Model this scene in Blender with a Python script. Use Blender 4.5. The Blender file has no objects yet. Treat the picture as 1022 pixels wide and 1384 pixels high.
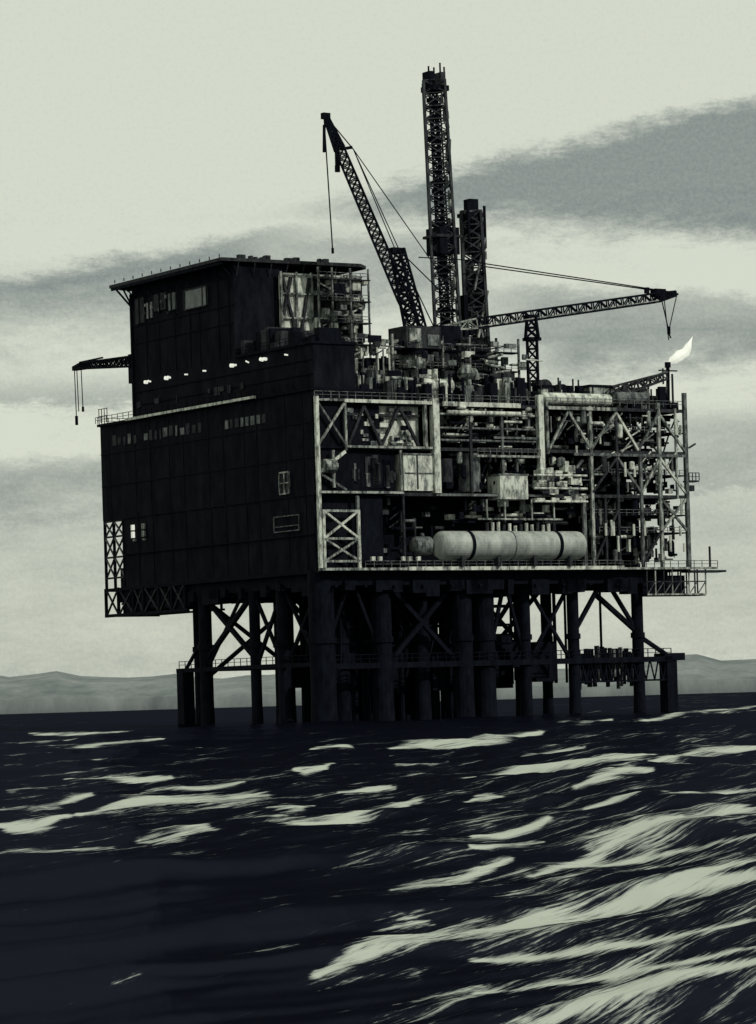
import bpy, math, random
import numpy as np
from mathutils import Vector, Matrix
R = random.Random(7)
scene = bpy.context.scene
scene.view_settings.view_transform = 'Standard'
scene.view_settings.look = 'None'
scene.view_settings.exposure = 0

# ------------------------------------------------------------------ materials
def nmat(name):
    m = bpy.data.materials.new(name); m.use_nodes = True
    nt = m.node_tree; b = nt.nodes['Principled BSDF']
    return m, nt, b

def paint(name, c1, c2, rough=0.6, scale=0.6, spec=0.3, lo=0.4, hi=0.62, grime=None):
    m, nt, b = nmat(name)
    tc = nt.nodes.new('ShaderNodeTexCoord')
    mp = nt.nodes.new('ShaderNodeMapping'); mp.inputs['Scale'].default_value = (1, 1, 0.4)
    n = nt.nodes.new('ShaderNodeTexNoise'); n.inputs['Scale'].default_value = scale
    n.inputs['Detail'].default_value = 6; n.inputs['Roughness'].default_value = 0.75
    r = nt.nodes.new('ShaderNodeValToRGB')
    r.color_ramp.elements[0].position = lo; r.color_ramp.elements[1].position = hi
    r.color_ramp.elements[0].color = (*c1, 1); r.color_ramp.elements[1].color = (*c2, 1)
    if grime:
        e = r.color_ramp.elements.new(max(lo-0.10, 0.01)); e.color = (*grime, 1)
    nt.links.new(tc.outputs['Object'], mp.inputs['Vector'])
    nt.links.new(mp.outputs[0], n.inputs['Vector'])
    nt.links.new(n.outputs[0], r.inputs[0])
    nt.links.new(r.outputs[0], b.inputs['Base Color'])
    b.inputs['Roughness'].default_value = rough
    b.inputs['Specular IOR Level'].default_value = spec
    return m

MATS = {
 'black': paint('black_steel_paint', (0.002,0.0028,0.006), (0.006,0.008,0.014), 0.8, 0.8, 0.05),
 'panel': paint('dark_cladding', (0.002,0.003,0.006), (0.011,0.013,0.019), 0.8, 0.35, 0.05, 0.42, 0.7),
 'dark':  paint('dark_grey_steel', (0.005,0.006,0.010), (0.04,0.045,0.05), 0.7, 1.4, 0.15),
 'derrick':  paint('galvanised_lattice_steel', (0.008,0.010,0.014), (0.06,0.068,0.075), 0.7, .6, 0.15),
 'grey':  paint('grey_steel', (0.03,0.036,0.04), (0.20,0.22,0.215), 0.65, 1.3, 0.2, .42,.62),
 'light': paint('weathered_light_paint', (0.08,0.095,0.09), (0.42,0.45,0.41), 0.65, 1.1, 0.2, 0.45, 0.60, (.010,.012,.016)),
 'white': paint('white_paint', (0.20,0.22,0.205), (0.64,0.68,0.60), 0.6, 0.9, 0.2, 0.41, 0.55, (.03,.035,.035)),
 'tank': paint('tank_paint', (0.17,0.19,0.18), (0.42,0.455,0.42), 0.5, 0.45, 0.3, 0.32, 0.62, (.07,.08,.08)),
 'glass': paint('window_glass', (0.05,0.06,0.065), (0.14,0.16,0.16), 0.3, 0.8, 0.3),
}
def emis(name, col, s):
    m, nt, b = nmat(name)
    b.inputs['Base Color'].default_value = (*[c*.5 for c in col], 1)
    b.inputs['Emission Color'].default_value = (*col, 1)
    b.inputs['Emission Strength'].default_value = s
    return m
MATS['lamp'] = emis('lit_lamp', (0.9,0.92,0.8), .75)
MATS['flame'] = emis('gas_flame', (0.92,0.95,0.84), .55)

# ------------------------------------------------------------------ mesh accumulator
class Part:
    all = []
    def __init__(s, name, parent):
        s.name, s.parent = name, parent
        s.v, s.f, s.m, s.slots = [], [], [], []
        Part.all.append(s)
    def slot(s, mat):
        if mat not in s.slots: s.slots.append(mat)
        return s.slots.index(mat)
    def add(s, verts, faces, mat):
        o = len(s.v); k = s.slot(mat)
        s.v += [tuple(p) for p in verts]
        for f in faces:
            s.f.append(tuple(i+o for i in f)); s.m.append(k)
    def box(s, a, b, mat):
        x0,x1 = sorted((a[0],b[0])); y0,y1 = sorted((a[1],b[1])); z0,z1 = sorted((a[2],b[2]))
        V = [(x0,y0,z0),(x1,y0,z0),(x1,y1,z0),(x0,y1,z0),(x0,y0,z1),(x1,y0,z1),(x1,y1,z1),(x0,y1,z1)]
        s.add(V, [(0,3,2,1),(4,5,6,7),(0,1,5,4),(1,2,6,5),(2,3,7,6),(3,0,4,7)], mat)
    def cyl(s, p0, p1, r0, mat, r1=None, n=10, caps=True):
        p0, p1 = Vector(p0), Vector(p1); d = p1-p0
        if d.length < 1e-5: return
        if r1 is None: r1 = r0
        q = d.normalized().to_track_quat('Z','Y')
        ph = math.pi/n
        V = []
        for p, r in ((p0,r0),(p1,r1)):
            for i in range(n):
                a = 2*math.pi*i/n+ph
                V.append(p + q @ Vector((r*math.cos(a), r*math.sin(a), 0)))
        F = [(i,(i+1)%n,n+(i+1)%n,n+i) for i in range(n)]
        if caps: F += [tuple(range(n-1,-1,-1)), tuple(range(n,2*n))]
        s.add(V, F, mat)
    def beam(s, p0, p1, w, mat):
        s.cyl(p0, p1, w*0.7071, mat, n=4)
    def lathe(s, p0, p1, prof, mat, n=24):
        p0, p1 = Vector(p0), Vector(p1); d = p1-p0
        q = d.normalized().to_track_quat('Z','Y')
        V = []
        for t, r in prof:
            c = p0 + d*t
            for i in range(n):
                a = 2*math.pi*i/n
                V.append(c + q @ Vector((r*math.cos(a), r*math.sin(a), 0)))
        F = []
        for j in range(len(prof)-1):
            for i in range(n):
                F.append((j*n+i, j*n+(i+1)%n, (j+1)*n+(i+1)%n, (j+1)*n+i))
        s.add(V, F, mat)
    def vessel(s, p0, p1, r, mat, n=24):
        L = (Vector(p1)-Vector(p0)).length; k = min(r*0.6/L, 0.4)
        prof = []
        for i in range(7):
            a = i/6*math.pi/2
            prof.append((k*(1-math.cos(a)), max(r*math.sin(a), 0.01)))
        prof += [(1-t, rr) for t, rr in reversed(prof)]
        s.lathe(p0, p1, prof, mat, n)
    def lattice(s, p0, p1, w0, w1, n, mat, rc=0.22, rb=0.12, up=(0,0,1), x=False):
        p0, p1 = Vector(p0), Vector(p1); d = (p1-p0).normalized()
        a = Vector(up)
        if abs(a.dot(d)) > 0.95: a = Vector((0.545,0.839,0))
        e1 = d.cross(a).normalized(); e2 = d.cross(e1).normalized()
        def ring(t):
            c = p0.lerp(p1, t); w = (w0+(w1-w0)*t)/2
            return [c+e1*w+e2*w, c-e1*w+e2*w, c-e1*w-e2*w, c+e1*w-e2*w]
        rings = [ring(i/n) for i in range(n+1)]
        for k in range(4):
            s.beam(rings[0][k], rings[-1][k], rc, mat)
        for i in range(n):
            A, B = rings[i], rings[i+1]
            for k in range(4):
                l = (k+1) % 4
                s.beam(B[k], B[l], rb, mat)
                if (i+k) % 2 or x: s.beam(A[k], B[l], rb, mat)
                if not (i+k) % 2 or x: s.beam(A[l], B[k], rb, mat)
    def rail(s, p0, p1, mat='dark', h=1.1, step=2.0, r=0.07):
        p0, p1 = Vector(p0), Vector(p1); L = (p1-p0).length; n = max(1, int(L/step))
        z = Vector((0,0,1))
        s.beam(p0+z*h, p1+z*h, r, mat); s.beam(p0+z*h*.5, p1+z*h*.5, r*.8, mat)
        for i in range(n+1):
            q = p0.lerp(p1, i/n); s.beam(q, q+z*h, r, mat)
    def build(s):
        me = bpy.data.meshes.new(s.name)
        me.from_pydata(s.v, [], s.f)
        for k in s.slots: me.materials.append(MATS[k])
        me.polygons.foreach_set('material_index', s.m)
        me.update()
        o = bpy.data.objects.new(s.name, me)
        scene.collection.objects.link(o)
        o.parent = s.parent
        return o

BASE = Matrix.Translation((-9.58, 600, 0)) @ Matrix.Rotation(math.radians(33), 4, 'Z')
def root(name):
    e = bpy.data.objects.new(name, None); scene.collection.objects.link(e)
    e.matrix_world = BASE; e.empty_display_size = 5
    return e

plat = root('offshore_oil_platform')

# ------------------------------------------------------------------ jacket: legs, braces
J = Part('jacket_legs', plat)
legs = [(2,3,2.3),(2,16,1.25),(2,26,1.0),(2,44,1.25),
        (14.5,3,1.9),(32,3,1.9),(37.5,4,2.0),(46,3,1.05),(57,3,1.1),(72,3,1.1),
        (20,44,1.2),(40,44,1.3),(60,44,1.2),(74,44,1.2),(22,24,1.5),(48,24,1.2),(66,24,1.0),(10,30,1.3),
        (10,60,1.2),(34,60,1.2),(60,62,1.2),(25,6,1.5),(9,8,1.6)]
for (u,v,r) in legs:
    J.cyl((u,v,-6),(u,v,27), r, 'black', n=16)
    J.cyl((u,v,14),(u,v,15), r+0.25, 'black', n=16)
    J.cyl((u,v,-6),(u,v,4), r+0.3, 'black', r1=r, n=16)
def X(a, b, z0, z1, w=0.7, mat='black'):
    J.beam((a[0],a[1],z0),(b[0],b[1],z1), w, mat); J.beam((a[0],a[1],z1),(b[0],b[1],z0), w*0.94, mat)
def K(a, b, z0, z1, w=0.7, mat='black'):
    m = ((a[0]+b[0])/2,(a[1]+b[1])/2)
    J.beam((a[0],a[1],z0),(m[0],m[1],z1), w, mat); J.beam((b[0],b[1],z0),(m[0],m[1],z1), w*0.94, mat)
X((2,44),(2,26), 12, 24, 0.8); X((2,26),(2,16),10,24,.6); X((2,16),(2,3),9,25,.6)
K((2,3),(14.5,3),11,26,.6); X((14.5,3),(32,3),9,26,.8); K((37.5,3),(46,3),10,25,.6); X((46,3),(57,3),9,25,.6)
K((57,3),(72,3),15,25.5,.7)
J.beam((72,3,15),(62,3,22.5),.8,'black'); J.beam((72,3,14.5),(79,3,10.5),.7,'black')
J.beam((72,3,17),(74,3,26),.3,'black')
J.beam((2,44,17),(2,52,10.3),.5,'black'); J.beam((2,44,25),(2,50,27),.5,'black')
J.beam((2,44,10),(2,30,24),.5,'black')
for a,b in [((20,44),(40,44)),((40,44),(60,44)),((60,44),(74,44)),((22,24),(48,24)),((48,24),(66,24)),((10,30),(22,24)),((10,60),(34,60)),((34,60),(60,62))]:
    X(a,b,8,25,.7)
# conductors
for i in range(9):
    for j in range(5):
        u = 11+i*3.6+R.uniform(-.5,.5); v = 8+j*4.2
        J.cyl((u,v,-6),(u,v,27), R.choice([.38,.5,.6,.75]), 'black', n=8)
for i in range(12):
    u = 48+i*2.2; v = 12+R.uniform(0,10)
    J.cyl((u,v,6),(u,v,27), .25, 'black', n=6)
for z in (13.5,17,20.5):
    J.beam((8,7,z),(46,7,z),.35,'black'); J.beam((8,15,z),(50,15,z),.35,'black')
for i in range(16):
    u=R.uniform(8,44); J.beam((u,6.5,R.choice([10,13.5,17])),(u+R.uniform(-5,5),6.5,R.choice([20.5,24])),.32,'black')
# boat-landing / lower frame
for (u,v) in [(2,52),(79,3)]:
    J.box((u-1.2,v-1.2,-6),(u+1.2,v+1.2,10.6),'black')
J.box((77.2,1.6,9.6),(82,5,11),'black')
for z in (10.0,):
    J.box((.9,3,z),(1.7,53.5,z+.8),'black')
    J.box((2,1.6,z-.6),(79,2.4,z+.4),'black')
    J.box((2,22,z),(72,22.7,z+.7),'black')
    J.box((2,43,z),(74,43.7,z+.7),'black')
J.rail((1.3,3,10.8),(1.3,53,10.8),'black',1.3,2.2,.12)
J.rail((2,2,10.4),(79,2,10.4),'black',1.5,1.8,.14)
for i in range(26):
    u = 57.5+i*.62
    J.box((u,3,7-R.uniform(0,2.5)),(u+R.uniform(.2,.5),4,10.5+R.uniform(0,2.2)), R.choice(['black','black','dark','grey']))
J.beam((57,2.2,6),(79,2.2,6),.35,'black')
for i in range(11): J.beam((57+2*i,2.1,6),(58+2*i,2.1,10),.22,'black'); J.beam((59+2*i,2.1,6),(58+2*i,2.1,10),.22,'black')
for i in range(60):
    u = R.uniform(4,56); v=R.uniform(5,30)
    J.box((u,v,5+R.uniform(0,7)),(u+R.uniform(1,5),v+1.5,10+R.uniform(0,6)),'black')

# ------------------------------------------------------------------ cellar deck structure beneath
C = Part('cellar_deck', plat)
C.box((1,1,24.2),(78,76,26.4),'black')
C.box((0,0,26.4),(82.7,79,27.0),'black')
C.box((18,-1.4,26.7),(66,0.5,27.35),'white')
C.box((-.3,-1.2,26.75),(18,-.05,27.2),'light')
C.box((66,-.8,26.7),(88.6,-.1,27.1),'light')
for i in range(12):
    u = 3+i*6.2; C.box((u,-.3,23.8),(u+.5,78,24.19),'black')
for i in range(14):
    v = 2+i*5.4; C.box((.3,v,23.7),(78,v+.5,24.1),'black')
for i in range(30):
    u=4+R.uniform(0,66); C.box((u,0.2,22+R.uniform(0,1.5)),(u+R.uniform(1,4),3,25),'black')
for i in range(20):
    v=4+R.uniform(0,66); C.box((0.4,v,22.3+R.uniform(0,1.5)),(3,v+R.uniform(1,4),25),'black')
# left hanging bay
for v in (48,53,58,64,68,74,79):
    C.beam((0.2,v,21.6),(0.2,v,27),.5,'black')
    C.beam((8,v,21.6),(8,v,27),.4,'black')
C.beam((.2,47,21.7),(.2,79.2,21.7),.6,'black'); C.beam((8,47,21.7),(8,79,21.7),.4,'black')
C.beam((.2,79,21.7),(12,79,21.7),.4,'black')
for v0,v1 in ((48,53),(53,58),(58,64),(64,68),(68,74),(74,79)):
    C.beam((.2,v0,21.7),(.2,v1,27),.3,'dark'); C.beam((.25,v1,21.7),(.25,v0,27),.3,'dark')
C.box((.6,48.5,22.0),(6,54,27),'black'); C.box((.6,56,22.5),(6,62,27),'black'); C.box((.6,65,22),(7,73,27),'black')
# right hanging walkway
C.beam((72,-.3,22),(86,-.3,22),.3,'light'); C.beam((72,3,22),(86,3,22),.3,'dark')
C.box((72,-.2,21.7),(86,3,21.9),'dark'); C.box((72,1,22),(82,3,25.6),'black')
for i in range(8):
    u=72+2*i; C.beam((u,-.3,22),(u,-.3,26.8),.22,'light' if i%2 else 'dark'); C.beam((u,3,22),(u,3,26.8),.22,'dark')
    if i<7: C.beam((u,-.3,22),(u+2,-.3,24.4),.16,'grey')
C.beam((72,-.3,24.4),(86,-.3,24.4),.22,'dark')
C.rail((66,-.8,27.1),(88.6,-.8,27.1),'dark',1.2,1.8,.1)
C.box((82,-1,26.1),(90.5,2,26.5),'dark'); C.beam((87,-.5,27),(87,-.5,31),.3,'dark')

# ------------------------------------------------------------------ dark accommodation / wall block (left)
B = Part('accommodation_block', plat)
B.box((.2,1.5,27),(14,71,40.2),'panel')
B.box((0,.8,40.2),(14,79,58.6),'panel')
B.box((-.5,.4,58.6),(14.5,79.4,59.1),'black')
for z in (29,33,37,40): B.beam((.3,71,z),(.3,79,z),.35,'dark')
for v in (71.3,75.2,78.8): B.beam((.3,v,27),(.3,v,40.3),.45,'black'); B.beam((9,v,27),(9,v,40.3),.4,'black')
for z0,z1 in ((29,33),(33,37),(37,40)):
    for v0,v1 in ((71.3,75.2),(75.2,78.8)):
        B.beam((.3,v0,z0),(.3,v1,z1),.28,'grey'); B.beam((.35,v1,z0),(.35,v0,z1),.28,'dark')
B.box((3,72,27),(12,78,31),'black')
for z in (33.2,46.8,53.0):
    B.box((-.12,1.2,z),(.25,70.8 if z<40 else 78.9,z+.18),'black')
v=4
while v<76:
    B.box((-.07,v,40.4),(.1,v+.2,58.4),'black')
    if v<68: B.box((.12,v,27.2),(.3,v+.2,40),'black')
    v+=R.uniform(4,11)
for v0,v1 in ((19,27),(27.3,44),(44.5,58),(58.2,67)):
    B.box((-1.1,v0,58.75+R.uniform(-.05,.05)),(-.52,v1,59.25),'white')
B.rail((-1,1,59.2),(-1,79,59.2),'black',1.2,2.2,.1)
B.rail((-.4,79.2,59.2),(14,79.2,59.2),'black',1.2,2.2,.1)
for k in range(4): B.beam((-.3,78.8-k*1.1,59),(-.3,78.8-k*1.1,62),.12,'dark')
B.beam((-.3,79,62),(-.3,75.4,62),.12,'dark'); B.beam((-.3,79,60.6),(-.3,75.4,60.6),.12,'dark')
v=74
while v>40:
    w=R.uniform(.5,1.7)
    if R.random()<.72: B.box((-.12,v-w,54.5+R.uniform(-.2,.2)),(.2,v,54.5+R.uniform(1.3,2.1)),'dark' if R.random()<.7 else 'grey')
    v-=w+R.uniform(.5,1.2)
v=31
while v>16.5:
    w=R.uniform(.9,1.4)
    B.box((-.12,v-w,54.2),(.2,v,55.8),R.choice(['grey','dark','grey'])); v-=w+.7
def frame_l(v0,v1,z0,z1,m,w=.18,u=-.25):
    B.beam((u,v0,z0),(u,v1,z0),w,m);B.beam((u,v0,z1),(u,v1,z1),w,m);B.beam((u,v0,z0),(u,v0,z1),w,m);B.beam((u,v1,z0),(u,v1,z1),w,m)
frame_l(9,12.2,41,44.8,'light',.28); B.beam((-.25,10.6,41),(-.25,10.6,44.8),.2,'light'); B.beam((-.25,9,42.9),(-.25,12.2,42.9),.2,'light')
B.box((-.1,9.2,41.2),(.1,12,44.6),'dark')
frame_l(6,14.5,34.3,37,'grey',.18); B.beam((-.25,6,35.2),(-.25,14.5,35.2),.14,'grey')
for v in (66.5,62.3): 
    B.box((-.3,v,36.3),(.1,v+.8,38.8),'lamp' if v>64 else 'light')
    B.box((-.32,v-.1,37.5),(.1,v+1.0,37.75),'black'); B.box((-.32,v+.35,36.2),(.1,v+.5,39),'black')
for v in (66,62.2): B.box((-.3,v,35.6),(.1,v+.8,36),'light')
# mid storey
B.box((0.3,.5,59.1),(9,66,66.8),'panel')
B.box((-.2,0.2,66.8),(9.4,27,67.3),'black')
B.rail((-.1,.4,67.3),(-.1,26,67.3),'black',1.2,2,.1)
for z in (61.5,64): B.box((.12,.7,z),(.35,65.8,z+.15),'black')
for v,rr in ((60.2,.34),(58.9,.18),(52.3,.36),(51.3,.2),(44.8,.14),(38,.16),(28,.36),(27,.2),(22.5,.14),(17.5,.34),(16.3,.3),(9,.15)):
    B.cyl((-.35,v,65.7+R.uniform(-.2,.2)),(.3,v,65.6),rr,'lamp',n=8)
for i in range(14):
    v=R.uniform(20,64); B.box((.1,v,R.uniform(60.5,61.5)),(.33,v+R.uniform(.4,1.4),62.2),'dark')
for i in range(26):
    v=R.uniform(1,25); h=R.uniform(.8,4.5) if v>12 else R.uniform(.5,2.5)
    B.box((R.uniform(.5,4),v,67.3),(R.uniform(5,8),v+R.uniform(.6,2.5),67.3+h),R.choice(['black','black','dark']))
# upper block
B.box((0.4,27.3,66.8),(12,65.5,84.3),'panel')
B.box((12,29,59),(27,60,82),'black')
for z in (73.3,76.6,81.8): B.box((.25,27.5,z),(.45,65.4,z+.14),'black')
v=29
while v<64:
    B.box((.3,v,66.9),(.5,v+.2,84.2),'black'); v+=R.uniform(3,8)
B.box((.1,36.6,77.6),(.45,44.8,81.2),'glass'); 
for k in (36.6,44.8): B.beam((.05,k,77.6),(.05,k,81.2),.22,'dark')
for z in (77.6,81.2): B.beam((.05,36.6,z),(.05,44.8,z),.22,'dark')
B.beam((.05,38.2,77.6),(.05,38.2,81.2),.15,'dark')
for v0,v1,z0,z1,m_ in ((48.4,51,78.2,81.4,'grey'),(52,56.5,78.6,81.8,'dark'),(57.2,59.4,77.6,80.6,'glass'),(60.4,63.8,77.0,81.8,'dark')):
    B.box((.1,v0,z0),(.45,v1,z1),m_)
    B.beam((.05,(v0+v1)/2,z0),(.05,(v0+v1)/2,z1),.25,'black')
for i in range(14):
    v=R.uniform(48,64); z=R.uniform(77,81); B.box((.08,v,z),(.46,v+R.uniform(.3,.9),z+R.uniform(.3,1)),R.choice(['grey','dark','black','light']))
B.box((.1,65.4,59),(6,66.0,83),'black')
# helideck roof
H = Part('helideck', plat)
hp=[(-2.5,26.5),(-2,70),(2,72),(24,71),(29.8,60),(29.8,28),(27,25.5)]
H.add([(a,b,84.5) for a,b in hp]+[(a,b,85.1) for a,b in hp],
      [(6,5,4,3,2,1,0),(7,8,9,10,11,12,13)]+[(i,(i+1)%7,7+(i+1)%7,7+i) for i in range(7)],'dark')
for i in range(9): H.box((-2.2+i*3.5,27,83.9),(-1.9+i*3.5,69,84.48),'black')
for v in (66.5,69): H.beam((.4,65,80),(-1,v,84.2),.3,'black')
for i in range(11):
    v=28+i*3.6; H.beam((.3,v,82),(-2.2,v,84.3),.2,'black')
for i in range(8): H.beam((1+i*3.5,27.2,82),(1+i*3.5,26.2,84.3),.2,'dark')
for i in range(12): H.beam((-2.6,27+i*3.6,85.1),(-2.6,27+i*3.6,85.7),.15,'dark')
for i in range(14): 
    u=R.uniform(0,26); H.box((u,26.4,85.1),(u+R.uniform(.3,1.5),27.4,85.1+R.uniform(.2,.8)),'dark')

# right-hand side of the upper block (plane v = 27), seen lit
S = Part('stair_and_vent_tower', plat)
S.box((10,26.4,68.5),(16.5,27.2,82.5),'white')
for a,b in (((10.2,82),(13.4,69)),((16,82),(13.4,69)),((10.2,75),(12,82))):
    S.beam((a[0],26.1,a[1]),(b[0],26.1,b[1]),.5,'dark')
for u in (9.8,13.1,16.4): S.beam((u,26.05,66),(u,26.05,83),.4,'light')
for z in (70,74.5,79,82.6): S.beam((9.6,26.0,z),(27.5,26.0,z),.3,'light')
S.box((17,26.8,60),(28,29,82.5),'dark')
for i in range(95):
    u=R.uniform(16.5,27); z=R.uniform(60,82); w=R.uniform(.4,2.6); h=R.uniform(.3,2.4)
    v=26-R.uniform(0,1.6)
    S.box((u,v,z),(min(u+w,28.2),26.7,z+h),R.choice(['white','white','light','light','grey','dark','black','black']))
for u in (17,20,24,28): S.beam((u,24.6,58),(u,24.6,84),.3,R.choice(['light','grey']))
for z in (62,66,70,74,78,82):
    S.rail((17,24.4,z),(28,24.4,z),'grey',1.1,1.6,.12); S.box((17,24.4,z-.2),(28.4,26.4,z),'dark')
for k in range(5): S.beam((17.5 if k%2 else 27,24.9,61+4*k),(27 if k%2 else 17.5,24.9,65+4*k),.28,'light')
for i in range(80):
    u=R.uniform(8,24); v=R.uniform(8,22); z=57; h=R.uniform(2,11)*(1-.02*u)
    S.box((u,v,z),(u+R.uniform(.6,3),v+R.uniform(.5,2),z+h),R.choice(['dark','black','black','grey','grey','light']))
for i in range(26):
    u=R.uniform(8,26); vv=R.uniform(5,12); S.cyl((u,vv,57),(u,vv,60+R.uniform(0,8)),R.uniform(.12,.35),R.choice(['light','grey','dark','white']),n=6)

# ------------------------------------------------------------------ process modules: right face
P = Part('process_modules', plat)
P.box((14,8,27),(60,78,56),'black')
P.box((60,12,27),(80,76,41),'black'); P.box((61,15,41),(79.5,70,55),'black')
for z,m in ((40.2,'grey'),(48.4,'grey'),(56.4,'light')):
    P.box((0.2,.3,z),(82.5,79,z+.35),'black')
    P.box((14.2,-.1,z-.15),(82.6,.28,z+.45),'dark')
P.box((6,-.5,56.5),(25,-.15,57.1),'white'); P.box((27,-.6,56.3),(44,-.15,57.1),'white'); P.box((50,-.6,56.2),(66,-.15,56.8),'light')
P.box((6,-.4,48.5),(25,-.15,48.9),'light'); P.box((.2,-.5,40.4),(18,-.15,40.8),'light'); P.box((25,-.45,40.1),(57,-.15,40.5),'grey')
P.box((56,-.4,47.8),(82,-.15,48.3),'grey'); P.box((38,-.4,50.6),(48,-.15,51),'grey')
def col(u,z0,z1,w,m,v=-.05): P.box((u-w/2,v-w/2,z0),(u+w/2,v+w/2,z1),m)
for u,z0,z1,w,m in ((.3,27,57.5,.65,'white'),(8.3,27,40,.5,'grey'),(6.3,48,57,.4,'light'),(25.3,40.6,57.6,1.3,'white'),(23.2,48.6,57.4,.6,'light'),
    (48.6,43,58.8,1.1,'white'),(50.2,48,58,.5,'light'),(60,27,57,.6,'light'),(66,27,57,.5,'dark'),(71.5,27,48,.55,'grey'),(76,27,58,.6,'light'),
    (82.3,27,60,.7,'grey'),(80,40,57,.4,'light'),(33,40.6,56,.5,'dark'),(40,40.6,56,.45,'grey'),(18,27,40,.4,'dark'),(58,27.3,40,.7,'grey'),(63,27,40,.4,'dark')):
    col(u,z0,z1,w,m)
def diag(u0,z0,u1,z1,w,m,v=-.1): P.beam((u0,v,z0),(u1,v,z1),w,m)
diag(.5,49,6.2,56.5,.4,'light'); diag(.5,56.5,6.2,49,.35,'grey'); diag(.4,44,6,47.8,.5,'white'); diag(6,41,.4,44,.4,'grey'); diag(0.4,56.9,6.2,56.9,.4,'light')
P.box((1,1.2,49),(5.8,1.5,56),'black')
P.cyl((1.2,-.4,45.2),(3.6,-.4,45.2),1.2,'light',n=14); P.cyl((3.4,-.2,41.4),(3.4,-.2,48),.3,'light',n=8)
for u in (.9,8.2): P.beam((u,-.35,27.2),(u,-.35,37.5),.5,'white')
for z in (28.4,32.4,37.3): P.beam((.9,-.35,z),(8.2,-.35,z),.4,'light')
diag(.9,28.4,8.2,32.4,.35,'light',-.4); diag(8.2,28.4,.9,32.4,.35,'light',-.45); diag(.9,32.4,8.2,37.3,.38,'white',-.4); diag(8.2,32.4,.9,37.3,.38,'white',-.45)
P.box((9,.6,28),(14,6,40),'black'); P.box((.8,2,27.3),(14,7,39.8),'black')
# bay A
P.box((6.8,1.4,49),(22.7,1.8,56.2),'white')
for a,b,c,d in ((7,49,10.5,56),(10.5,56,14,49),(14,49,18,56),(18,56,22,49)): diag(a,b,c,d,.5,'dark',.4)
P.box((7,.6,54.3),(22.5,1.3,54.7),'dark')
for i in range(36):
    u=R.uniform(7,21); z=R.uniform(49,55.4); P.box((u,.5,z),(u+R.uniform(.3,1.8),1.35,z+R.uniform(.2,1.0)),R.choice(['dark','black','grey','light','white']))
# bay B: container
P.box((18.2,-.2,41),(24.6,5,47.6),'white')
P.box((21,-.3,41.3),(21.3,-.19,47.4),'dark'); P.box((18.4,-.3,44),(24.4,-.19,44.25),'grey'); P.box((18.1,-.35,47.4),(24.8,-.1,47.7),'grey')
P.box((17.5,-.3,41),(17.9,0,48.2),'light')
P.box((6,1,41),(17,4,48),'black'); 
for i in range(22):
    u=R.uniform(6,16); P.box((u,.6,R.uniform(41,44)),(u+R.uniform(.2,2),1.1,R.uniform(44,47.5)),R.choice(['black','black','dark','dark','grey']))
def clutter(u0,u1,z0,z1,n,mats,v0=.2,v1=6,big=2.2):
    for i in range(n):
        u=R.uniform(u0,u1); z=R.uniform(z0,z1); v=R.uniform(v0,v1); m=R.choice(mats); t=R.random()
        if t<.34:
            P.box((u,v,z),(min(u+R.uniform(.3,big),u1),v+R.uniform(.3,1.5),min(z+R.uniform(.2,big*.8),z1)),m)
        elif t<.52:
            P.cyl((u,v,z),(min(u+R.uniform(1,big*3),u1),v,z),R.uniform(.1,.35),m,n=8)
        elif t<.76:
            P.cyl((u,v,z),(u,v,min(z+R.uniform(1,big*2.2),z1)),R.uniform(.1,.35),m,n=8)
        elif t<.9:
            uu=min(u+R.uniform(1,4),u1); zz=min(z+R.uniform(1,4),z1)
            P.beam((u,v,z),(uu,v,zz),.22,m)
        else:
            r=R.uniform(.4,.9); P.vessel((u,v,z),(u,v,min(z+R.uniform(1.5,3.5),z1+.5)),r,m,12)
mix=['black','black','black','dark','dark','grey','light','white']
mixL=['black','dark','grey','light','light','white']
mixD=['black','black','black','dark','dark','grey']
clutter(27,48,49,56,140,mix); clutter(27,38,41,48,60,mixD+['light']); clutter(38,58,41,48,110,mix)
clutter(51,81,49,56,220,mix,.2,9); clutter(58,81,41,48,190,mix,.2,9)
clutter(58,81,28,40,200,mix,.2,8); clutter(30,57,35,40,80,mix); clutter(9,28,28,40,44,mixD,1,6)
clutter(27,47,52,56,25,['light','white'],-.2,.4,1.4)
clutter(50,81,41,56,60,['light','white','grey'],-.3,.3,1.1)
for z in (50.2,52.4,54.9):
    P.cyl((26,.1,z),(47.5,.1,z),.22,R.choice(['light','grey']),n=8)
P.cyl((28,-.3,55.2),(44,-.3,55.2),.4,'white',n=10)
P.cyl((34,2.2,41),(34,2.2,48),2.1,'grey',n=18); P.cyl((29,2.5,42),(29,2.5,47),1.4,'dark',n=16)
P.box((38.6,-1,39.6),(44.8,3,44),'white'); P.box((38.4,-1.1,43.9),(45,3,44.2),'grey')
for i in range(56):
    u=R.uniform(46,57); z=R.uniform(39,45)
    P.box((u,-1.4,z),(u+R.uniform(.3,2.4),R.uniform(-1.2,1),z+R.uniform(.2,1.4)),R.choice(['white','white','light','dark','black']))
for z in (39.2,41.6,44): P.cyl((46,-1.3,z),(58,-1.3,z),.22,'white',n=8)
P.box((34,-.8,47.2),(48,-.2,47.6),'light'); P.rail((34,-.8,47.6),(48,-.8,47.6),'grey',1.2,1.4,.1)
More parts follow.
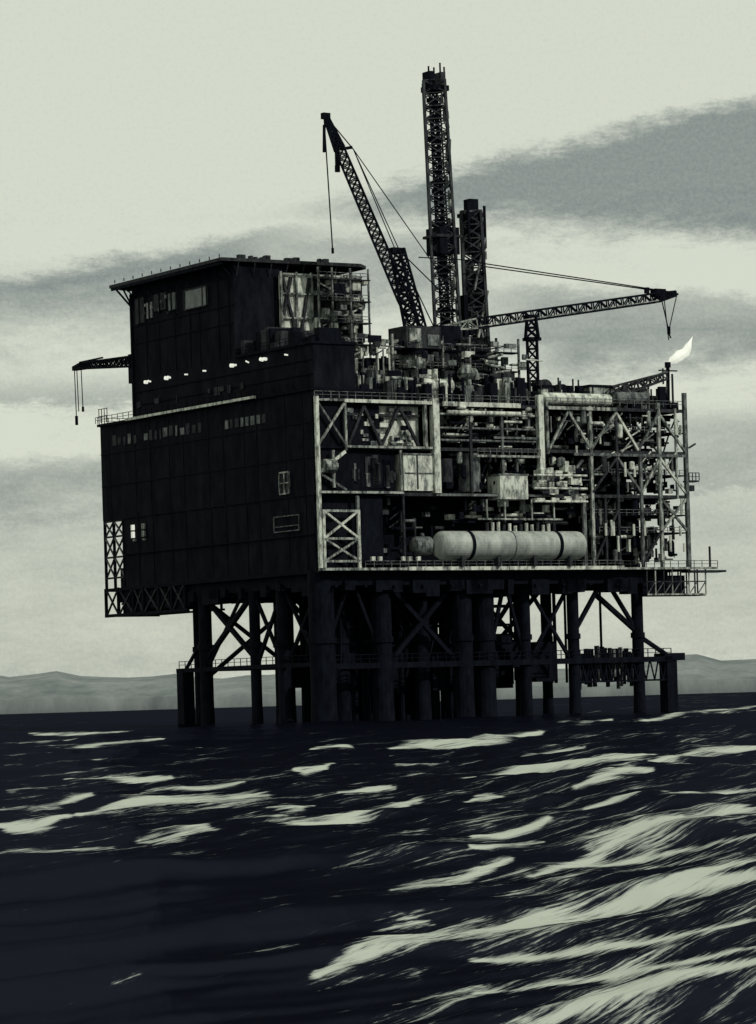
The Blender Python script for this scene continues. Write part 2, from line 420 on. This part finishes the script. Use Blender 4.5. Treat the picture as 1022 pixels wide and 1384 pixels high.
for a,b,c,d,m in ((50.5,49,55,56,'light'),(55,56,60,49,'light'),(60,49,66,56,'light'),(66,56,71,49,'white'),(71,49,76,56,'grey'),(76,56,82,49,'light'),
   (60,41,66,47.6,'dark'),(66,47.6,71.5,41,'grey'),(71.5,41,76,47.6,'light'),(76,47.6,82,41,'white'),(71.5,28,76,34,'dark'),(76,34,82,40,'light'),(76,40,82,34,'grey'),(60,28,66,38,'dark'),(52,41,58,47,'grey')):
    diag(a,b,c,d,.42,m,-.15)
for i in range(16):
    u=R.uniform(62,82); z=R.choice([30,33,37,44,52]); P.cyl((u,-.3,z),(u,-.3,z+R.uniform(1.5,3.5)),.24,'white',n=6)
for z in (33.5,36.8,44.3,52.3):
    P.box((66,.2,z),(82.4,10,z+.2),'black'); P.rail((60,.1,z),(82.4,.1,z),'grey',1.1,1.5,.1)
for v in (0,8,16,24): P.beam((82.4,v,27),(82.4,v,57),.5,'grey')
for i in range(3):
    P.beam((82.4,8*i,41),(82.4,8*i+8,48),.35,'grey'); P.beam((82.4,8*i,49),(82.4,8*i+8,56),.35,'light')
P.box((82.6,-.5,43.2),(85,1.5,43.5),'dark'); P.rail((82.6,-.5,43.5),(85,-.5,43.5),'dark',1.4,.8,.14); P.box((82.7,0,41.5),(84.2,1,42.6),'dark')
P.beam((82.8,-.4,49.6),(84.4,-.4,50.4),.3,'dark')
P.rail((9,-1,27.3),(66,-1,27.3),'grey',1.1,1.8,.09)
for u in (10.5,12,17,18.4,20.2): P.box((u,-.9,28.4),(u+.7,-.3,29.2),'white')

T = Part('storage_tank', plat)
T.vessel((24.5,-.2,31.2),(57.5,-.2,31.2),2.6,'tank',32)
T.vessel((20.5,1.6,31.2),(25.2,1.6,31.2),1.7,'grey',20)
for u,m_ in ((31,'black'),(50.5,'black'),(40.6,'grey')): T.lathe((u,-.2,31.2),(u+(.7 if m_=='black' else .15),-.2,31.2),[(0,2.61),(0,2.70),(1,2.70),(1,2.61)],m_,32)
for u in (29,37,45,53): T.box((u,-2,27.3),(u+.7,1.6,29.5),'dark')
for i in range(13):
    u=36+i*1.25; T.cyl((u,-.2,33.7),(u,-.2,34.8+R.uniform(0,.8)),.32,'white' if i%3 else 'dark',n=8)
T.beam((34,-.2,36),(53,-.2,36),.3,'light')
for u in (36,40,46,51): T.beam((u,-.3,35.8),(u,-.3,39.6),.25,'light')

# ------------------------------------------------------------------ topside equipment
E = Part('topside_equipment', plat)
def eq(u0,u1,v0,v1,z0,z1,m): E.box((u0,v0,z0),(u1,v1,z1),m)
eq(19,27,12,22,57,66,'black'); eq(30,50,15,27,57,66.5,'black'); eq(32,40,14,24,66.5,69.5,'black'); eq(41,49,16,26,66.5,71,'dark')
eq(24,32,6,16,57,62,'black'); eq(44,49,8,14,57,64,'dark')
eq(26,36,10,15,64.5,66.8,'light'); eq(27,31,8,12,60.5,64,'white')
E.vessel((26,5,60.5),(33,5,60.5),1.3,'white',18); E.vessel((35,6,63),(39,6,63),1.1,'light',16)
for i in range(240):
    u=R.uniform(10,52); v=R.uniform(2,14); m=R.choice(mix+['light'])
    h=R.uniform(.6,1)*(9.5 if u<24 else 12 if u<48 else 6)*(0.35+v/18)
    if R.random()<.6: E.box((u,v,56.9),(u+R.uniform(.3,2),v+R.uniform(.3,1.5),57+h*R.uniform(.4,1)),m)
    else: E.cyl((u,v,56.9),(u,v,57+h),R.uniform(.12,.4),m,n=8)
for i in range(170):
    u=R.uniform(14,50); z=R.uniform(59,68.5); v=R.uniform(4,13.5)
    if R.random()<.65: E.box((u,v,z),(u+R.uniform(.5,3),v+R.uniform(.3,1.2),z+R.uniform(.25,1.6)),R.choice(mixL+['black','black','dark']))
    else: E.cyl((u,v,z),(u+R.uniform(1,5),v,z+R.uniform(-1,1)),R.uniform(.1,.3),R.choice(mixL),n=8)
for z in (60.5,64,67.5): E.rail((22,8,z),(50,8,z),'grey',1.1,1.6,.1); E.box((22,8,z-.25),(50,10,z),'black')
for u in (22,27,33,39,45,50): E.beam((u,8,57),(u,8,70),.35,R.choice(['grey','light','dark']))
E.rail((0,0,57.2),(48,0,57.2),'grey',1.2,1.7,.1)
E.vessel((50.5,2,58.4),(66.5,2,58.4),1.15,'white',18)
E.vessel((68,3,59),(76,3,59),1.2,'grey',16)
eq(54,61,6,10,59.5,61.4,'black'); E.cyl((56,8,61),(56,11,61),1.7,'dark',n=16); E.cyl((60,8,60.5),(60,11,60.5),1.4,'black',n=16)
eq(64,70,5,9,58,61.2,'light'); eq(63.8,70.4,4.8,9,61.2,61.6,'black')
for i in range(110):
    u=R.uniform(50,82); v=R.uniform(2,14); E.box((u,v,56.9),(u+R.uniform(.3,2.4),v+R.uniform(.3,1.5),58+R.uniform(0,3.6)),R.choice(mix))
for i in range(22):
    u=R.uniform(50,80); E.cyl((u,5,57),(u,5,59+R.uniform(0,3.8)),.17,'dark',n=6)
E.rail((50,0,57.2),(82.5,0,57.2),'grey',1.2,1.7,.1)

# ------------------------------------------------------------------ flare
fl = root('gas_flare')
F = Part('flare_boom', fl)
F.lattice((68,4,60),(81,4,63.5),2.2,1.2,9,'dark',.3,.2)
F.cyl((68,4,60.2),(81.8,4,64.4),.3,'grey',n=8); F.cyl((81.6,4,57),(81.8,4,65.6),.35,'black',n=10)
F.cyl((81.8,4,65.2),(81.8,4,66.2),.6,'black',n=10)
F.beam((80.6,4,62),(80.6,4,65),.25,'dark'); F.beam((82.8,4,57),(82.8,4,64),.3,'dark'); F.beam((79.6,4,64.6),(84,4,64.6),.25,'dark')
for u in (72,77,81.5): F.beam((u,4,57),(u,4,62),.3,'grey')
FL = Part('flame', fl)
seg=12
pathf=[(82.2,66.1,.3),(83.0,66.5,.8),(84.0,66.9,1.1),(85.0,67.6,1.2),(86.1,68.2,.9),(87.0,69.3,.75),(87.4,70.2,.4),(88.0,71.3,.03)]
V=[];Fc=[]
for j,(u,z,r) in enumerate(pathf):
    for i in range(seg):
        a=2*math.pi*i/seg; rr=r*(1+.22*math.sin(i*2.3+j*1.9)); V.append((u+rr*math.cos(a)*.75, 4+r*.6*math.sin(a), z-rr*.6*math.cos(a)))
for j in range(len(pathf)-1):
    for i in range(seg): Fc.append((j*seg+i,j*seg+(i+1)%seg,(j+1)*seg+(i+1)%seg,(j+1)*seg+i))
FL.add(V,Fc,'flame')

# ------------------------------------------------------------------ drilling derricks
dr = root('drilling_derrick')
D = Part('derrick_tower', dr)
D.lattice((42.0,19,66),(40.3,19,119),4.8,4.0,22,'derrick',.42,.2,x=True)
D.lattice((41.0,18.2,66),(39.5,18.2,117),1.5,1.3,34,'black',.36,.24,x=True)
D.lattice((43.1,19.4,66),(41.3,19.4,116),.9,.8,26,'derrick',.22,.15)
for z in (76,84,92,100,108,114): 
    s=2.1-.3*(z-76)/40; c=41.7-(z-76)*.032; D.box((c-s*.9,19-s*.9,z),(c+s*.9,19+s*.9,z+.3),'black')
D.box((39.0,16.6,86.5),(43.4,21.2,91.5),'black'); D.box((38.2,16.4,89.6),(43.9,21.2,90.1),'dark')
D.box((38.5,16.8,117),(42.2,20.8,118),'black'); D.box((38.4,17.6,118),(39.6,20,120.6),'black'); D.box((41,17.6,118),(42,20,120.6),'dark')
for u in (38.5,39.7,41.1,42.0): D.beam((u,18,119),(u,18,122+R.uniform(-.8,.6)),.24,'black')
for i in range(30):
    z=R.uniform(67,116); c=41.5-(z-76)*.032
    D.box((c-R.uniform(.3,1.7),17.5+R.uniform(0,2),z),(c+R.uniform(-.2,.7),19.5,z+R.uniform(.3,1.4)),'black')
for i in range(34):
    z=R.uniform(70,115); c=42.2-(z-76)*.032; o=R.uniform(-.5,.8); D.beam((c+o,16.9,z),(c+o+R.uniform(-.2,.2),16.9,z+R.uniform(.6,2.8)),.42,R.choice(['white','light','grey','grey']))
dr2 = root('drilling_derrick.001')
D2 = Part('derrick_tower', dr2)
D2.lattice((48.6,19,64),(47.8,19,95),4.3,3.7,12,'derrick',.5,.26,x=True)
D2.box((46.6,17.8,87),(49.0,20.4,94.5),'black'); D2.box((48.6,18.6,66),(50.0,20.4,84),'black'); D2.box((46.6,18.2,74),(47.6,20,86),'dark')
D2.box((46,17,94),(49.8,21,94.7),'black'); D2.box((46.9,18,94.7),(48.9,20,97.3),'black')
D2.beam((45.8,17,90),(45.8,17,96.4),.4,'black'); D2.beam((49.8,17.4,88),(49.8,17.4,96),.4,'black')
D2.beam((46.8,16.8,70),(49.6,16.8,80),.4,'light'); D2.beam((46.6,16.8,80),(49.4,16.8,90),.34,'grey'); D2.beam((49.6,16.7,66),(46.8,16.7,76),.35,'grey')
for i in range(26):
    z=R.uniform(66,95); c=R.uniform(46.4,49.6); D2.box((c-.7,17+R.uniform(0,1),z),(c+R.uniform(0,.8),19,z+R.uniform(.4,1.6)),R.choice(['black','black','dark','grey']))
D2.box((44.3,17,70),(45.2,19,79),'black')

# ------------------------------------------------------------------ cranes
c1 = root('pedestal_crane')
K1 = Part('crane_boom', c1)
bp=Vector((28,10,72.6)); tip=Vector((15.6,18.1,110.6))
K1.lattice(bp, bp.lerp(tip,.12), 1.4,2.1,2,'black',.35,.22)
K1.lattice(bp.lerp(tip,.12), bp.lerp(tip,.84), 2.1,1.7,19,'black',.34,.2,x=True)
K1.lattice(bp.lerp(tip,.84), tip, 1.7,.6,4,'black',.5,.4,x=True)
K1.box(tip-Vector((.8,.5,.5)),tip+Vector((.7,.5,.6)),'black')
K1.beam(bp.lerp(tip,.84),bp.lerp(tip,.84)+Vector((2.0,-1.2,.3)),.5,'black')
K2 = Part('crane_mast', c1)
m0=Vector((27.9,10.0,71)); m1=Vector((25.6,11.8,85.8))
K2.lattice(m0,m1,2.7,1.6,8,'black',.45,.26,x=True)
K2.lattice(Vector((29.4,9.0,71)),Vector((26.8,11.2,86)),1.4,.9,8,'black',.4,.24,x=True)
K2.box((24.6,10.8,85.2),(27.4,12.5,86.2),'black')
K2.box((24.5,7,67.5),(32,13,71.5),'dark'); K2.cyl((28,10,56),(28,10,67.5),2.1,'light',n=20); K2.cyl((28,10,66.5),(28,10,67.6),2.8,'black',n=20)
K2.box((25,6.6,68.6),(27.4,7.1,71),'light'); K2.box((29,6.8,68),(31.5,7.2,70),'grey')
K2.box((31,8,68.3),(35.5,12,71),'black')
K3 = Part('cables', c1)
def cable(P_,a,b,r=.09,mat='black'): P_.cyl(a,b,r,mat,n=5,caps=False)
top=Vector((26,11.8,86.3))
low = bp.lerp(tip,.83)
for o in (-.4,.4): cable(K3,low+Vector((2,-1.2,.3)),top+Vector((o,0,0)),.10)
cable(K3,tip,low+Vector((2,-1.2,.3)),.12)
cable(K3,top,(34,9,78),.12); cable(K3,top,(33,10,71),.12); cable(K3,low+Vector((2,-1.2,.3)),(34.5,8.5,80),.1); cable(K3,(34.5,8.5,80),(36,8.5,71),.1)
cable(K3,(15.2,18.1,110.5),(15.9,17.6,86),.13); cable(K3,(15.2,18.1,109),(15.0,18.1,104),.3); 
K3.box((16.9,16.9,101.5),(17.6,17.5,105.8),'black'); cable(K3,(16.9,17,107),(17.2,17.2,100.5),.14); K3.cyl((17.2,17.2,100.4),(17.2,17.2,101.6),.5,'black',n=8)
K3.cyl((15.9,17.6,85.5),(15.9,17.6,86.5),.25,'black',n=8)

c2 = root('pedestal_crane.001')
Q = Part('crane_boom', c2)
a=Vector((32.3,10,71.3)); b=Vector((84,10,79.2)); e=Vector((88.7,10,80.2))
Q.lattice(a, a.lerp(b,.18), .5,1.8,5,'light',.3,.2)
Q.lattice(a.lerp(b,.18), b, 1.8,1.7,24,'black',.34,.2)
Q.lattice(b, e, 1.7,.8,3,'black',.4,.3,x=True)
Q.beam((42,9,72.2),(84,9,78.6),.18,'light')
Q.box((83.4,9.2,79.4),(86,10.8,80.9),'black'); Q.box((81.6,9.6,80),(82.3,10.4,81.1),'black')
Q.beam((84.5,10,80.8),(89.5,10,80.1),.35,'dark')
Q2 = Part('crane_tower', c2)
Q2.lattice((54.6,10,56.5),(54.6,10,70.5),1.8,1.8,7,'black',.36,.22,x=True)
Q2.lattice((54.6,10,70.5),(54.6,10,74.4),2.4,1.6,2,'black',.4,.28,x=True)
Q2.box((53.2,8.9,70),(56.0,11.1,70.6),'black'); Q2.box((53.4,9,73.8),(55.8,11,74.8),'black')
Q2.cyl((34,10,56),(34,10,70.8),1.6,'dark',n=16); Q2.box((32,8.5,69.5),(37.5,11.5,72),'black')
Q3 = Part('cables', c2)
cable(Q3,(84,10,80.8),(45,16,85.2),.12); cable(Q3,(84,10,80.6),(48,15,84.2),.12); cable(Q3,(45,16,85.4),(31,12,84.8),.11)
cable(Q3,(85.3,10,79.6),(87,10,73),.12); cable(Q3,(89.2,10,80),(87,10,73),.1); cable(Q3,(86,10,80),(86.9,10,71.2),.1)
Q3.cyl((87,10,72.4),(87,10,73.8),.35,'black',n=8); Q3.beam((87,10,72.5),(87.4,10,71.6),.22,'black')

c3 = root('pedestal_crane.002')
W = Part('crane_boom', c3)
W.lattice((1,66,70.2),(1,87,71.4),1.9,1.1,12,'black',.3,.18,x=True)
W.lattice((1,87,71.4),(1,91,71.2),1.1,.5,3,'black',.34,.25,x=True)
W.box((.2,65.4,66),(3,67.4,71.6),'black')
W.beam((1,79,72.2),(1,88.5,72.2),.3,'black')
for v,z in ((90.8,60.5),(89.8,62.6),(88,62.8)): cable(W,(1,v,71),(1,v-.3,z),.1)
W.cyl((1,90.5,60),(1,90.5,61.8),.3,'black',n=8); W.cyl((1,87.7,62.4),(1,87.7,63.4),.25,'black',n=8)

for p in Part.all: p.build()

# ------------------------------------------------------------------ sea (single sheet, rows spaced with distance)
EYE=3.5
nr,nc=430,900
lnd=np.concatenate([np.linspace(math.log(12),math.log(30),12,endpoint=False),np.linspace(math.log(30),math.log(1500),nr,endpoint=False),np.linspace(math.log(1500),math.log(40000),40)])
tb=np.concatenate([-np.geomspace(3.0,.16,30)[:-1],np.linspace(-.16,.16,nc),np.geomspace(.16,3.0,30)[1:]])
LD,TB=np.meshgrid(lnd,tb,indexing='ij')
Y=np.exp(LD); Xw=TB*Y
rowsp=np.gradient(np.exp(lnd))[:,None]
Z=np.zeros_like(Y)
rs=np.random.RandomState(3)
for lam,amp in ((34,.16),(22,.13),(14,.10),(9.5,.075),(6.3,.055),(4.2,.038),(2.8,.024),(1.9,.016),(1.3,.010)):
    for k in range(3):
        th=math.radians(-14+rs.uniform(-38,38)); kk=2*math.pi/(lam*rs.uniform(.85,1.15))
        cx,cy=math.cos(th),math.sin(th)
        lat=np.abs(cy)*rowsp; fade=np.clip(1.4-lat*4/lam,0,1)
        ph=kk*(Xw*cx+Y*cy)+rs.uniform(0,6.28)+.6*np.sin(Xw*.11+Y*.05+k)
        Z+=amp*.6*fade*(1-np.abs(np.sin(ph*.5))*2+.27)*np.where(Y<900,1,0.3)
Z*=np.clip((Y-8)/30,0.3,1)
# sky-reflection streaks painted into the sea colour: (bearing, dip, bearing, dip in mrad from the surveyed eye point, breadth, strength)
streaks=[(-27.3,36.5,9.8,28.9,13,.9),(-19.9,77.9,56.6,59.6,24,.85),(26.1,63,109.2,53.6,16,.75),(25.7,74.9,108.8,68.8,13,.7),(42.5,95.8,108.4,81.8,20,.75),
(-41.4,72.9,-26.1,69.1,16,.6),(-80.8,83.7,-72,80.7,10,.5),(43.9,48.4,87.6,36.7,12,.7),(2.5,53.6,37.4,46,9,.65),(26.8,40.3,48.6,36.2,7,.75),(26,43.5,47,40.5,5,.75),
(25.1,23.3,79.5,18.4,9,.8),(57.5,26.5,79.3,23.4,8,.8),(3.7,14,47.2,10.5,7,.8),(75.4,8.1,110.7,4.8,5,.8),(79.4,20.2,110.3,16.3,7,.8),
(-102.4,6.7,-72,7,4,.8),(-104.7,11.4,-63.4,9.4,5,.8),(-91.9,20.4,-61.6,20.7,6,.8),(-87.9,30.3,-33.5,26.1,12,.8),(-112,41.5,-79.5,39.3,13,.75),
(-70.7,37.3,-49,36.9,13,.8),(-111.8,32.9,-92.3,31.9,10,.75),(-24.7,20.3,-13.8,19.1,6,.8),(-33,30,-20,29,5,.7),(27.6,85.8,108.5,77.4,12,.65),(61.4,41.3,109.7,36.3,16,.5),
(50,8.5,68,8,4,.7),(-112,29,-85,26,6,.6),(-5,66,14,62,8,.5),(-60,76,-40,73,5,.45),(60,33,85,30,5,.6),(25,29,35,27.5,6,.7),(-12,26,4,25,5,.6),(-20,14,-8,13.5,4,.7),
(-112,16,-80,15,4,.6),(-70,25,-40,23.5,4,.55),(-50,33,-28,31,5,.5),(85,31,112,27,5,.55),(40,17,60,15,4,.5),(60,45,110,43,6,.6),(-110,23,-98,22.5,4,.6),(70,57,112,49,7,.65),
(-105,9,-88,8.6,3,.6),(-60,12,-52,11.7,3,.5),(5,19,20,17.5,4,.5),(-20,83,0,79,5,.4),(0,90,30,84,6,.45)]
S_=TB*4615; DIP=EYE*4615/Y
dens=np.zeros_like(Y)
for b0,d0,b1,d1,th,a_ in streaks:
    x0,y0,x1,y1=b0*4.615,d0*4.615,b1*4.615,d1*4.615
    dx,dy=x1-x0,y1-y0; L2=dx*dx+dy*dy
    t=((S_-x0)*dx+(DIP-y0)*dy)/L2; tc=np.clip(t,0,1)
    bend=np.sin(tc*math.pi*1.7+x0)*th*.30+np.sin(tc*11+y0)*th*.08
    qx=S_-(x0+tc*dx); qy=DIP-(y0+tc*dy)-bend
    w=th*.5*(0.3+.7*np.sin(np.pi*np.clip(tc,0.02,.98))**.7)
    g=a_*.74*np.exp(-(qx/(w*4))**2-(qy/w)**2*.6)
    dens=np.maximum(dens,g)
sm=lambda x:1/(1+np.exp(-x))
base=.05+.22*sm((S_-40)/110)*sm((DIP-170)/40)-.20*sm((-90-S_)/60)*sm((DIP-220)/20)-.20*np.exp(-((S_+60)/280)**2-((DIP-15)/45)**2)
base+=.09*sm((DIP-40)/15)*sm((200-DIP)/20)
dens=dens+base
R_,Cn=Y.shape
co=np.stack([Xw,Y,Z],-1).reshape(-1,3)
idx=np.arange(R_*Cn).reshape(R_,Cn)
q=np.stack([idx[:-1,:-1],idx[:-1,1:],idx[1:,1:],idx[1:,:-1]],-1).reshape(-1,4)
me=bpy.data.meshes.new('sea')
me.vertices.add(len(co)); me.vertices.foreach_set('co',co.astype(np.float32).ravel())
me.loops.add(q.size); me.loops.foreach_set('vertex_index',q.astype(np.int32).ravel())
me.polygons.add(len(q)); me.polygons.foreach_set('loop_start',np.arange(0,q.size,4,dtype=np.int32)); me.polygons.foreach_set('loop_total',np.full(len(q),4,dtype=np.int32))
me.polygons.foreach_set('use_smooth',np.ones(len(q),dtype=bool))
me.update(calc_edges=True)
at=me.attributes.new('reflection_density','FLOAT','POINT'); at.data.foreach_set('value',dens.astype(np.float32).ravel())
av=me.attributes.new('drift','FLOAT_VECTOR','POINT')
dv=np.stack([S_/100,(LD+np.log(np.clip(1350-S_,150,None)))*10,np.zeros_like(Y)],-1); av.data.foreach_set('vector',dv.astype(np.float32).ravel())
sea=bpy.data.objects.new('sea',me); scene.collection.objects.link(sea)
m=bpy.data.materials.new('sea_water'); m.use_nodes=True; nt=m.node_tree
N=nt.nodes; Lk=nt.links.new
for n in list(N): N.remove(n)
def attr(n):
    a=N.new('ShaderNodeAttribute'); a.attribute_name=n; return a
ad=attr('reflection_density'); av=attr('drift')
def noise(scale,vec,sc,detail=6,rough=.6,dist=0):
    mp=N.new('ShaderNodeMapping'); mp.inputs['Scale'].default_value=sc; Lk(vec,mp.inputs['Vector'])
    n=N.new('ShaderNodeTexNoise'); n.inputs['Scale'].default_value=scale; n.inputs['Detail'].default_value=detail
    n.inputs['Roughness'].default_value=rough; n.inputs['Distortion'].default_value=dist; Lk(mp.outputs[0],n.inputs['Vector']); return n.outputs[0]
def mth(op,a,b=None,c=None):
    x=N.new('ShaderNodeMath'); x.operation=op
    for i,s in enumerate((a,b,c)):
        if s is None: continue
        if isinstance(s,(int,float)): x.inputs[i].default_value=s
        else: Lk(s,x.inputs[i])
    return x.outputs[0]
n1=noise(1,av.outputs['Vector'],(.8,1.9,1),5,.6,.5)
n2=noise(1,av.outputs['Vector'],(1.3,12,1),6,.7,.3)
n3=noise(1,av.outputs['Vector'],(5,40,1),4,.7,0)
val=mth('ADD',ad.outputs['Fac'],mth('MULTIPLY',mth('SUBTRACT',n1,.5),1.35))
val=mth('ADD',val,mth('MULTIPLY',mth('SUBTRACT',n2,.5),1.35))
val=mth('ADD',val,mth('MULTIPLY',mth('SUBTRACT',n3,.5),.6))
cr=N.new('ShaderNodeValToRGB'); Lk(val,cr.inputs[0])  # bright end of the ramp paints sky reflections into the diffuse colour
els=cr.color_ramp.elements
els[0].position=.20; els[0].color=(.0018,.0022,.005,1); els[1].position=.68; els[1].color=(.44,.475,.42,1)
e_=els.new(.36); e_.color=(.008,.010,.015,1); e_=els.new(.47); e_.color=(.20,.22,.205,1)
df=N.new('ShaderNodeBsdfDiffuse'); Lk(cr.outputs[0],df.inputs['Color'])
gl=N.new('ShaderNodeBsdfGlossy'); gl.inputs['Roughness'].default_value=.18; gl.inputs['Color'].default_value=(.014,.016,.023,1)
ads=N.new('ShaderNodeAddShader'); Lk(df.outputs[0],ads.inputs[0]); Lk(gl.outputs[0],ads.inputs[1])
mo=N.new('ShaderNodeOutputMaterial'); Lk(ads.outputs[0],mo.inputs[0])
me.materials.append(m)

# ------------------------------------------------------------------ hills
def hills(name,D_,pts,seed,mat):
    V=[];Fc=[]
    n=260; b0,b1=pts[0][0],pts[-1][0]
    xs=[p[0] for p in pts]; hs=[p[1] for p in pts]
    rows=[(0,-2),(0.0,.35),(150,.75),(350,1.0),(800,.8),(1500,-.1)]
    for i in range(n):
        b=b0+(b1-b0)*i/(n-1); h=float(np.interp(b,xs,hs))
        h*=1+.05*math.sin(b*.21+seed)+.04*math.sin(b*.57+2*seed)+.02*math.sin(b*1.9)
        for dd,k in rows:
            dist=D_+dd; V.append((b/1000*dist,dist,h*k if k>=0 else -5))
    m_=len(rows)
    for i in range(n-1):
        for j in range(m_-1): Fc.append((i*m_+j,(i+1)*m_+j,(i+1)*m_+j+1,i*m_+j+1))
    me=bpy.data.meshes.new(name); me.from_pydata(V,[],Fc); me.materials.append(mat)
    o=bpy.data.objects.new(name,me); scene.collection.objects.link(o)
    for p in me.polygons: p.use_smooth=True
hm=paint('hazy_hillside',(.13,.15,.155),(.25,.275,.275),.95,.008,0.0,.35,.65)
hills('hills',7000,[(-900,20),(-500,60),(-300,95),(-160,60),(-112,86),(-95,85),(-80,76),(-62,70),(-40,64),(0,80),(30,62),(60,60),(80,78),(95,80),(112,68),(160,90),(400,50),(900,20)],2,hm)

# ------------------------------------------------------------------ world: Nishita + overcast banks
w=bpy.data.worlds.new('World'); scene.world=w; w.use_nodes=True
nt=w.node_tree; N=nt.nodes; Lk=nt.links.new
for n in list(N): N.remove(n)
out=N.new('ShaderNodeOutputWorld')
SUN_AZ=math.radians(122); SUN_EL=math.radians(36)   # azimuth clockwise from +Y
sky=N.new('ShaderNodeTexSky'); sky.sky_type='NISHITA'; sky.sun_disc=False; sky.sun_elevation=SUN_EL; sky.sun_rotation=SUN_AZ
bg1=N.new('ShaderNodeBackground'); bg1.inputs['Strength'].default_value=.1; Lk(sky.outputs[0],bg1.inputs['Color'])
tc=N.new('ShaderNodeTexCoord'); sp=N.new('ShaderNodeSeparateXYZ'); Lk(tc.outputs['Generated'],sp.inputs[0])
A=mth('MULTIPLY',mth('ARCTAN2',sp.outputs[0],sp.outputs[1]),4615)
El=mth('MULTIPLY',mth('ARCSINE',sp.outputs[2]),4615)
cb=N.new('ShaderNodeCombineXYZ'); Lk(mth('MULTIPLY',A,.01),cb.inputs[0]); Lk(mth('MULTIPLY',El,.01),cb.inputs[1])
na=noise(1,cb.outputs[0],(.35,1.4,1),4,.62,.4)      # wisps
nb=noise(1,cb.outputs[0],(2.6,6.5,1),5,.8,.2)       # rough brushy edges
nf=noise(1,cb.outputs[0],(18,18,1),2,.8,0)          # grain
Ed=mth('ADD',El,mth('ADD',mth('MULTIPLY',mth('SUBTRACT',na,.5),60),mth('MULTIPLY',mth('SUBTRACT',nb,.5),52)))
def ss(x,lo,hi):
    r=N.new('ShaderNodeMapRange'); r.interpolation_type='SMOOTHSTEP'; r.inputs['From Min'].default_value=lo; r.inputs['From Max'].default_value=hi
    Lk(x,r.inputs['Value']); return r.outputs[0]
def band(t0,ts,tsoft,b0,bs_,bsoft,xl=None,xr=None):
    top=mth('SUBTRACT',mth('ADD',mth('MULTIPLY',A,ts),t0),Ed)
    bot=mth('SUBTRACT',Ed,mth('ADD',mth('MULTIPLY',A,bs_),b0))
    k=mth('MULTIPLY',ss(top,0,tsoft),ss(bot,0,bsoft))
    if xl: k=mth('MULTIPLY',k,ss(A,*xl))
    if xr: k=mth('MULTIPLY',k,mth('SUBTRACT',1,ss(A,*xr)))
    return k
bands=[(.74,band(702,.19,34,622,-.085,60,(-280,110))),
       (.74,band(662,.13,30,430,0,170,None,(-230,60))),
       (.50,band(640,0,30,490,0,90,(-260,-100),(60,200))),
       (.58,band(585,-.1,30,430,0,50,(60,260))),
       (.66,band(510,.0,20,400,0,60,(150,300))),
       (.48,band(470,.0,60,400,0,24,None,(-200,-50))),
       (.58,band(362,.03,34,190,0,120,None,(-250,0))),
       (.46,band(395,.0,50,245,0,40,(150,300))),
       (.28,band(330,.0,80,0,0,60))]
tot=None
for wgt,k in bands:
    k=mth('MULTIPLY',k,wgt); tot=k if tot is None else mth('MAXIMUM',tot,k)
tot=mth('ADD',tot,mth('MULTIPLY',mth('SUBTRACT',na,.5),mth('MULTIPLY',ss(mth('SUBTRACT',720,El),0,200),.6)))
tot=mth('ADD',tot,mth('MULTIPLY',mth('SUBTRACT',nb,.5),mth('MULTIPLY',ss(mth('SUBTRACT',740,El),0,120),.28)))
tot=mth('ADD',tot,mth('MULTIPLY',mth('SUBTRACT',nf,.5),.30))
tot=mth('MINIMUM',mth('MAXIMUM',tot,0),1)
mx=N.new('ShaderNodeMix'); mx.data_type='RGBA'; Lk(tot,mx.inputs['Factor'])
mx.inputs['A'].default_value=(.68,.715,.60,1); mx.inputs['B'].default_value=(.115,.145,.155,1)
bg2=N.new('ShaderNodeBackground'); bg2.inputs['Strength'].default_value=1.0; Lk(mx.outputs['Result'],bg2.inputs['Color'])
ms=N.new('ShaderNodeMixShader'); ms.inputs[0].default_value=.95; Lk(bg1.outputs[0],ms.inputs[1]); Lk(bg2.outputs[0],ms.inputs[2]); Lk(ms.outputs[0],out.inputs[0])

# ------------------------------------------------------------------ sun
sl=bpy.data.lights.new('sun','SUN'); sl.energy=2.0; sl.angle=math.radians(.6); sl.color=(1,.97,.88)
so=bpy.data.objects.new('sun',sl); scene.collection.objects.link(so)
dirv=Vector((math.sin(SUN_AZ)*math.cos(SUN_EL),math.cos(SUN_AZ)*math.cos(SUN_EL),math.sin(SUN_EL)))
so.rotation_euler=dirv.to_track_quat('Z','Y').to_euler()

# ------------------------------------------------------------------ camera
cd=bpy.data.cameras.new('camera'); cam=bpy.data.objects.new('camera',cd); scene.collection.objects.link(cam)
cam.matrix_world=Matrix.Translation((0,0,EYE)) @ Matrix.Rotation(math.pi/2,4,'X') @ Matrix.Rotation(math.radians(-1.7),4,'Z')
cd.sensor_fit='VERTICAL'; cd.sensor_height=36; cd.sensor_width=36; cd.lens=120.04; cd.shift_y=256/1384
cd.clip_start=.5; cd.clip_end=60000
scene.camera=cam
